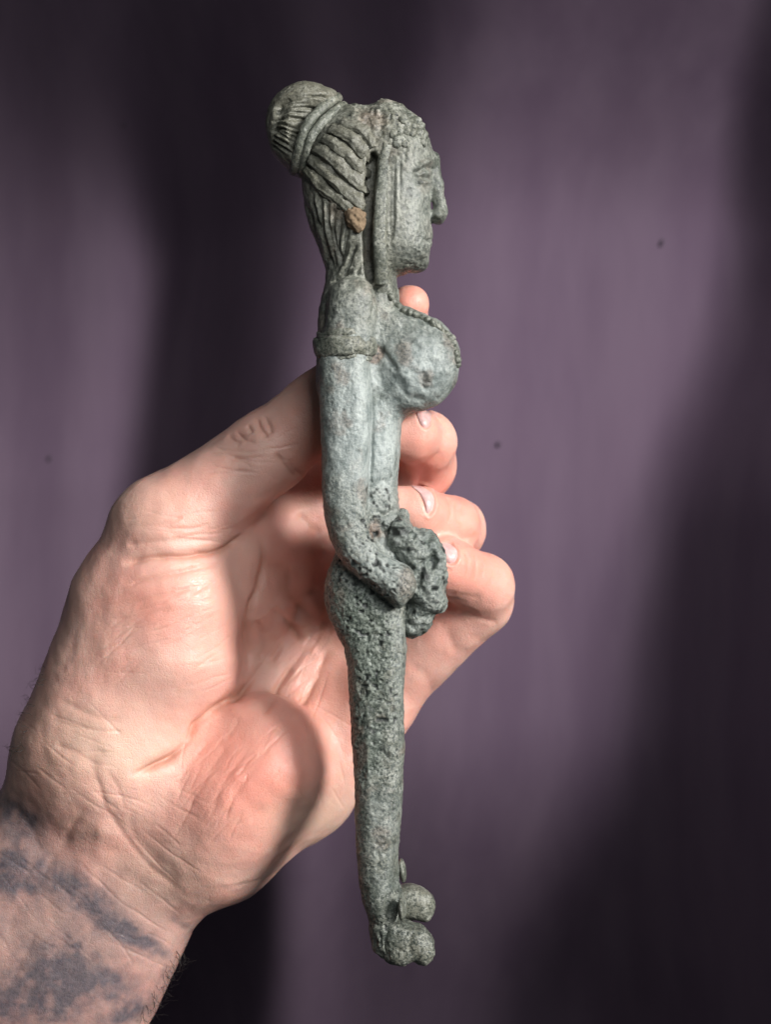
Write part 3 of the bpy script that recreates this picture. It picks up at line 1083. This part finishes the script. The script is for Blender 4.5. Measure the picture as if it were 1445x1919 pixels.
# ------------------------------------------------------------------ hand
def build_hand():
    fd = Field((-330, 500, -430), (1020, 2160, 150), 4.4)
    palm = fd.new()
    c = lambda F, a, b, ra, rb, k=30, zs=1.0: fd.cone(F, W(*a), W(*b), ra, rb, k, zs, pad=60)
    # forearm and wrist
    c(palm, (208, 1560, -215), (-55, 2060, -255), 200, 245, 0, 0.66)
    c(palm, (120, 1500, -190), (-170, 1960, -230), 118, 150, 50, 0.9)
    c(palm, (285, 1655, -215), (60, 2050, -245), 115, 155, 50, 0.9)
    # heel of the hand
    c(palm, (215, 1450, -170), (370, 1500, -180), 165, 150, 60, 0.75)
    # thumb ball and metacarpal
    c(palm, (172, 1400, -175), (250, 1150, -170), 155, 125, 60)
    c(palm, (225, 1400, -160), (300, 1120, -160), 155, 122, 60)
    c(palm, (257, 1125, -165), (302, 1008, -155), 118, 100, 50)
    c(palm, (318, 1215, -140), (330, 1130, -135), 138, 118, 50)
    c(palm, (330, 1010, -150), (330, 1120, -150), 108, 120, 50)
    # little-finger ball and ulnar border
    c(palm, (400, 1572, -185), (528, 1446, -146), 125, 88, 90)
    c(palm, (430, 1572, -245), (568, 1466, -250), 112, 104, 50)
    c(palm, (440, 1490, -138), (505, 1392, -160), 98, 86, 100)
    c(palm, (568, 1462, -250), (690, 1340, -250), 104, 84, 50)
    # metacarpals
    c(palm, (300, 1400, -250), (560, 1015, -325), 120, 82, 50)
    c(palm, (330, 1430, -260), (635, 1095, -350), 120, 82, 50)
    c(palm, (370, 1460, -260), (680, 1190, -345), 120, 82, 50)
    c(palm, (410, 1490, -240), (705, 1290, -290), 120, 82, 50)
    # web between thumb and first finger
    c(palm, (420, 1060, -190), (540, 1030, -290), 62, 62, 60)
    c(palm, (450, 1130, -210), (520, 1110, -280), 62, 60, 50)
    c(palm, (452, 1022, -215), (585, 925, -335), 58, 60, 40)
    # thumb
    thumb = palm.copy()
    c(thumb, (322, 985, -150), (500, 848, -140), 104, 80, 45)
    c(thumb, (500, 848, -140), (606, 760, -128), 79, 73, 22)
    c(thumb, (606, 760, -128), (640, 716, -135), 72, 58, 20)
    fingers = []

    def finger(pts, k=14):
        F = palm.copy()
        G = fd.new()
        for (a, ra), (b, rb) in zip(pts[:-1], pts[1:]):
            c(G, a, b, ra, rb, k)
        fd.put(F, (slice(None),) * 3, G, 34)
        fingers.append(F)
    finger([((560, 1010, -330), 78), ((690, 760, -330), 66), ((752, 640, -210), 54), ((768, 572, -140), 38)])
    finger([((640, 1090, -340), 76), ((800, 872, -250), 60), ((799, 828, -165), 60), ((770, 815, -88), 54), ((746, 812, -80), 46)])
    finger([((690, 1190, -335), 76), ((852, 992, -225), 60), ((845, 985, -150), 57), ((782, 962, -72), 52), ((748, 952, -66), 44)])
    finger([((705, 1300, -270), 80), ((896, 1122, -190), 70), ((905, 1095, -145), 62), ((835, 1061, -64), 55), ((790, 1056, -56), 48)])
    H = thumb
    for F in fingers:
        hh = np.maximum(12 - np.abs(H - F), 0) / 12
        H = np.minimum(H, F) - np.where((H < 20) & (np.abs(H - palm) > 0.5) & (np.abs(F - palm) > 0.5), hh * hh * 3.0, 0)
    V, Q = surface(fd, H)
    V = relax(V, Q, 3, 0.5)
    # finer mesh where it is seen
    V, Q = subdivide(V, Q)
    N = vnormals(V, Q)
    px, py = project(V)
    g = lambda x, y, rx, ry: np.exp(-((px - x) / rx) ** 2 - ((py - y) / ry) ** 2)
    big = 5.0 * fbm(V, 120, 3, 21) + 1.2 * fbm(V, 34, 2, 33)
    fz = np.clip(N[:, 2], 0, 1)
    big += fz * (10 * g(505, 1460, 60, 50) + 8 * g(350, 1230, 80, 120) - 8 * g(545, 1160, 60, 60) + 6 * g(430, 1500, 50, 60))
    creases = [
        ([(226, 1058), (250, 1052), (282, 1046), (353, 1041), (414, 1032), (442, 1015), (462, 994)], -12, 4.5),
        ([(236, 1022), (250, 1020), (282, 1015), (329, 1011), (376, 1013), (412, 1006)], -3.2, 4.5),
        ([(222, 1096), (264, 1088), (329, 1074), (391, 1060), (420, 1058)], -4.0, 4.5),
        ([(196, 1146), (282, 1121), (358, 1102), (414, 1088)], -2.6, 4.5),
        ([(230, 990), (290, 985), (350, 990), (400, 992)], -1.5, 5), ([(215, 1175), (290, 1152), (350, 1140)], -1.6, 5),
        ([(482, 994), (496, 1041), (490, 1088), (476, 1135), (463, 1185), (466, 1240), (452, 1295)], -13, 6),
        ([(518, 1211), (485, 1253), (452, 1295), (414, 1323), (372, 1356), (348, 1394), (306, 1427), (264, 1447), (235, 1452)], -17, 5),
        ([(612, 1173), (565, 1229), (527, 1276), (508, 1318), (488, 1345)], -10, 6), ([(560, 1160), (530, 1205), (500, 1250)], -7, 6),
        ([(600, 1100), (570, 1130), (556, 1170)], -9, 6), ([(540, 1060), (552, 1120), (590, 1160)], -9, 6), ([(512, 1140), (540, 1165), (566, 1200)], -8, 6),
        ([(575, 1110), (590, 1140), (612, 1150)], 9, 11), ([(535, 1120), (528, 1170), (505, 1200)], 8, 11), ([(590, 1200), (560, 1250), (535, 1300)], 8, 12),
        ([(620, 1215), (585, 1280), (560, 1330)], -7, 6), ([(548, 1195), (585, 1182), (625, 1160)], -8, 6), ([(480, 1160), (492, 1200), (486, 1240)], -7, 6),
        ([(556, 960), (580, 985), (606, 1000)], -5, 7), ([(520, 1050), (530, 1100), (556, 1135)], -4, 8),
        ([(428, 1395), (385, 1462), (352, 1520)], -1.6, 4), ([(470, 1402), (420, 1470), (392, 1530)], -1.8, 4), ([(400, 1380), (352, 1440), (330, 1480)], -1.5, 4),
        ([(490, 1430), (440, 1490), (420, 1540)], -1.4, 4), ([(452, 1340), (420, 1390)], -2, 4),
        ([(150, 1425), (174, 1441), (190, 1490), (202, 1521), (245, 1582), (282, 1625), (329, 1662), (376, 1692)], -3.0, 6),
        ([(245, 1500), (250, 1560), (300, 1615), (350, 1650)], -2.0, 8), ([(330, 1600), (350, 1625), (372, 1665)], -2, 8),
        ([(165, 1488), (135, 1550), (99, 1611), (60, 1665), (30, 1690)], -3.5, 9),
        ([(205, 1530), (180, 1590), (140, 1660), (100, 1720)], 5, 16), ([(100, 1395), (140, 1410), (190, 1440)], -3, 5),
        ([(90, 1345), (150, 1365), (200, 1372)], -2.4, 6), ([(110, 1310), (180, 1345), (230, 1350)], -2, 6), ([(200, 1405), (170, 1425), (178, 1450)], -1.5, 6),
        ([(70, 1740), (40, 1800), (20, 1850)], -2.5, 5), ([(60, 1620), (30, 1700), (10, 1760)], -2, 6), ([(20, 1500), (60, 1560), (75, 1600)], -2, 6),
        ([(195, 1440), (220, 1475), (235, 1520)], -2.2, 5), ([(75, 1330), (85, 1420), (120, 1470)], -2, 8),
        # thumb knuckle and joint
        ([(480, 780), (485, 798), (497, 814), (500, 822)], -6, 2.6), ([(440, 806), (452, 818), (464, 826), (480, 828)], -6, 2.6),
        ([(492, 775), (505, 800), (508, 815)], -5, 3), ([(426, 815), (440, 826), (452, 832)], -5, 3), ([(462, 795), (472, 812)], -5, 2.6),
        ([(400, 838), (440, 845), (480, 848)], -2.6, 2.6), ([(420, 862), (460, 858), (500, 856)], -2.6, 2.6), ([(385, 850), (430, 852), (470, 866)], -2.4, 2.6),
        ([(515, 846), (530, 868), (546, 886), (556, 900)], -9, 4), ([(540, 862), (556, 884), (568, 893)], -6, 4),
        ([(470, 935), (510, 925), (550, 900)], -2.0, 6), ([(430, 1000), (470, 985), (505, 962)], -2.4, 5),
        # finger joints on the right
        ([(838, 1117), (870, 1116), (905, 1124)], -1.5, 5), ([(870, 1140), (900, 1158), (935, 1164)], -2.0, 5),
        ([(822, 1022), (860, 1012), (905, 1004)], -3.0, 4), ([(752, 866), (800, 864), (832, 846)], -3.0, 4),
        ([(818, 1155), (840, 1190), (860, 1235)], -2, 9), ([(770, 1240), (800, 1270), (810, 1310)], -2, 8),
        ([(872, 1030), (880, 1055), (876, 1085)], -2.6, 2.8), ([(884, 1024), (893, 1052), (890, 1090)], -2.8, 2.8), ([(896, 1020), (906, 1050), (904, 1086)], -2.2, 2.6),
        ([(836, 930), (845, 955), (840, 985)], -2.6, 2.8), ([(850, 938), (858, 962), (854, 988)], -2.6, 2.8), ([(862, 948), (869, 966)], -2.0, 2.6),
        ([(822, 785), (832, 806), (830, 832)], -2.4, 2.8), ([(834, 795), (842, 815)], -2.2, 2.6),
    ]
    rnd = random.Random(12)
    fine_lines = []
    for cx, cy, rx, ry, ang, ln, cnt in ((300, 1170, 110, 110, -0.35, 60, 46), (340, 1000, 90, 40, -0.1, 60, 18), (420, 1470, 90, 80, -0.9, 55, 34),
                                         (250, 1560, 110, 70, 0.62, 70, 12), (120, 1400, 80, 60, 0.35, 50, 14), (480, 850, 80, 50, 0.05, 45, 22),
                                         (560, 1220, 60, 110, -0.8, 60, 22), (600, 1420, 40, 90, 1.2, 45, 12), (160, 1720, 140, 110, 0.6, 70, 30)):
        for _ in range(cnt):
            x, y = cx + rx * rnd.uniform(-1, 1), cy + ry * rnd.uniform(-1, 1)
            a = ang + rnd.gauss(0, 0.22)
            l = ln * rnd.uniform(0.4, 1.1)
            ux, uy = math.cos(a) * l, math.sin(a) * l
            b = rnd.uniform(-0.12, 0.12)
            fine_lines.append(([(x - ux, y - uy), (x - uy * b, y + ux * b), (x + ux, y + uy)], -rnd.uniform(0.35, 1.15), rnd.uniform(2.0, 2.8)))
    st = strokes(V, N, creases, 9, 0.1, 0.5) + strokes(V, N, fine_lines, 6, 0.1, 0.0)
    V = V + N * (big + st)[:, None]
    folds = [(o + [o[0]], -3.2, 3.6) for o in NAILS] + [([(c0[0] + (x - c0[0]) * 1.28, c0[1] + (y - c0[1]) * 1.28) for x, y in o] , 1.8, 4.0) for o, c0 in ((o, np.mean(o, 0)) for o in NAILS)]
    V = V + N * strokes(V, N, folds, 4, -0.2)[:, None]
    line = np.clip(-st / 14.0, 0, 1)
    s = fbm(V, 60, 4, 55)
    s2 = fbm(V, 18, 3, 56)
    # skin tones: redder pads, yellower wrist, painted forearm dimming, ink
    blush = 0.8 * g(470, 1490, 130, 90) + 0.6 * g(330, 1140, 110, 60) + 0.8 * g(775, 560, 50, 60) + 0.75 * g(890, 1080, 90, 70) + 0.6 * g(840, 960, 70, 60) + 0.6 * g(560, 1020, 90, 80) \
        + 0.5 * g(400, 1380, 120, 60) + 0.45 * g(590, 800, 60, 110) + 0.6 * g(800, 860, 70, 80) + 0.4 * g(600, 1300, 80, 120) + 0.4 * g(560, 1430, 60, 100)
    blush = np.clip(blush + 0.22 * s, 0, 1)
    sallow = np.clip(0.8 * g(150, 1400, 120, 80) + 0.9 * g(600, 1540, 110, 60) + 0.4 * g(280, 960, 90, 60) + 0.5 * g(255, 1420, 70, 50)
                     + 0.4 * g(300, 1650, 120, 60) + 0.15 * s, 0, 1)
    # tattoo on the inner forearm: cloudy black-grey shapes below the wrist, over painted-in dimming
    t = (px - 0) * 0.64 + (py - 1440) * 0.77      # distance past the wrist line, along the forearm
    t = (py - (1470 + 0.62 * px))
    cloud = sstep(-0.08, 0.22, fbm(V, 95, 4, 91) + 0.0)
    def dab(x, y, rx, ry, ang=0.55):
        u, v = (px - x) * math.cos(ang) + (py - y) * math.sin(ang), -(px - x) * math.sin(ang) + (py - y) * math.cos(ang)
        return np.exp(-(u / rx) ** 2 - (v / ry) ** 2)
    shapes = 1.1 * dab(26, 1530, 80, 46, 0.9) + 0.9 * dab(20, 1640, 60, 40) + 0.85 * dab(150, 1672, 100, 36) + 0.7 * dab(230, 1745, 60, 24) \
        + 0.95 * dab(110, 1840, 70, 100, 0.3) + 0.6 * dab(338, 1730, 30, 9) + 0.7 * dab(285, 1772, 50, 16) + 0.6 * dab(215, 1850, 60, 36) \
        + 0.6 * dab(10, 1880, 40, 50) + 0.6 * dab(235, 1905, 50, 18, -0.4)
    ink_and_shade = sstep(0.0, 1.05, shapes + 0.16 * fbm(V, 70, 3, 92)) * 0.74 + 0.24 + 0.26 * sstep(20, 220, t) + 0.10 * cloud  # constant and ramp put part of the forearm's dimming into the colour
    ink_and_shade = np.clip(ink_and_shade * sstep(-30, 30, t + 14 * s2) * (0.82 + 0.3 * s2), 0, 0.92)
    ink_and_shade *= np.clip(N[:, 2] * 3 + 0.8, 0, 1)
    o = mesh_obj('person', V, Q, M_SKIN, None, {'blush': blush, 'sallow': sallow, 'ink_and_shade': ink_and_shade, 'line': line})
    tag(o, 'bare left hand and tattooed forearm of a person, gripping the bronze figurine from behind', 'person')
    front = np.nonzero((N[Q].mean(1)[:, 2] > -0.6))[0]
    tree = BVHTree.FromPolygons([tuple(v) for v in V], [tuple(int(i) for i in q) for q in Q[front]])
    return o, tree


hand, hand_tree = build_hand()

for out in NAILS:
    P = closed_curve(np.array(out, float), 4)
    ctr = P.mean(0)
    rings = [1.0, 0.95, 0.84, 0.55, 0.28]
    V, Q = [], []
    n = len(P)
    for k, f in enumerate(rings):
        for q in P:
            x, y = ctr + (q - ctr) * f
            p, nrm = on(hand_tree, x, y, -40)
            if nrm[2] < 0:
                nrm = -nrm
            V.append(p + nrm * (-0.3, 0.8, 1.4, 2.2, 2.6)[k])
    p, nrm = on(hand_tree, *ctr, -40)
    V.append(p + nrm * 2.7)
    for k in range(len(rings) - 1):
        for j in range(n):
            a, b = k * n + j, k * n + (j + 1) % n
            Q.append((a, b, b + n, a + n))
    for j in range(n):
        Q.append(((len(rings) - 1) * n + j, (len(rings) - 1) * n + (j + 1) % n, len(V) - 1))
    mesh_obj('fingernail', np.array(V), Q, M_NAIL, hand)


# dark hairs along the outer edges of the forearm
def build_hairs():
    V, Q = [], []
    rnd = random.Random(5)

    def strand(x, y, ang, ln, z):
        p, nrm = on(hand_tree, x, y, z)
        n = 6
        pts = []
        for i in range(n):
            t = i / (n - 1)
            a = ang + 0.7 * t * rnd.choice((-1, 1)) * 0.6
            pts.append(p + np.array([math.cos(a) * ln * t, math.sin(a) * ln * t, 4 + 7 * math.sin(t * 2.4)]))
        v, q = sweep(np.array(pts), ring_profile(0.55, 0.55, 4), (0, 0, 1), [1 - 0.8 * i / (n - 1) for i in range(n)], caps=False)
        b = len(V)
        V.extend(v)
        Q.extend([tuple(j + b for j in f) for f in q])
    for i in range(24):
        t = rnd.random()
        x, y = 8 + 55 * t + rnd.uniform(-6, 26), 1440 - 180 * t + rnd.uniform(-20, 20)
        strand(x, y, rnd.uniform(2.2, 3.9), rnd.uniform(12, 30), -190)
    for i in range(40):
        t = rnd.random()
        x, y = 352 - 85 * t + rnd.uniform(-22, 2), 1780 + 140 * t
        strand(x, y, rnd.uniform(0.6, 1.7), rnd.uniform(18, 42), -230)
    for i in range(8):
        strand(rnd.uniform(30, 90), rnd.uniform(1230, 1330), rnd.uniform(3.2, 4.3), rnd.uniform(8, 20), -190)
    o = mesh_obj('arm_hair', np.array(V), Q, M_HAIRS, hand)
    o['kind'] = 'stuff'


build_hairs()
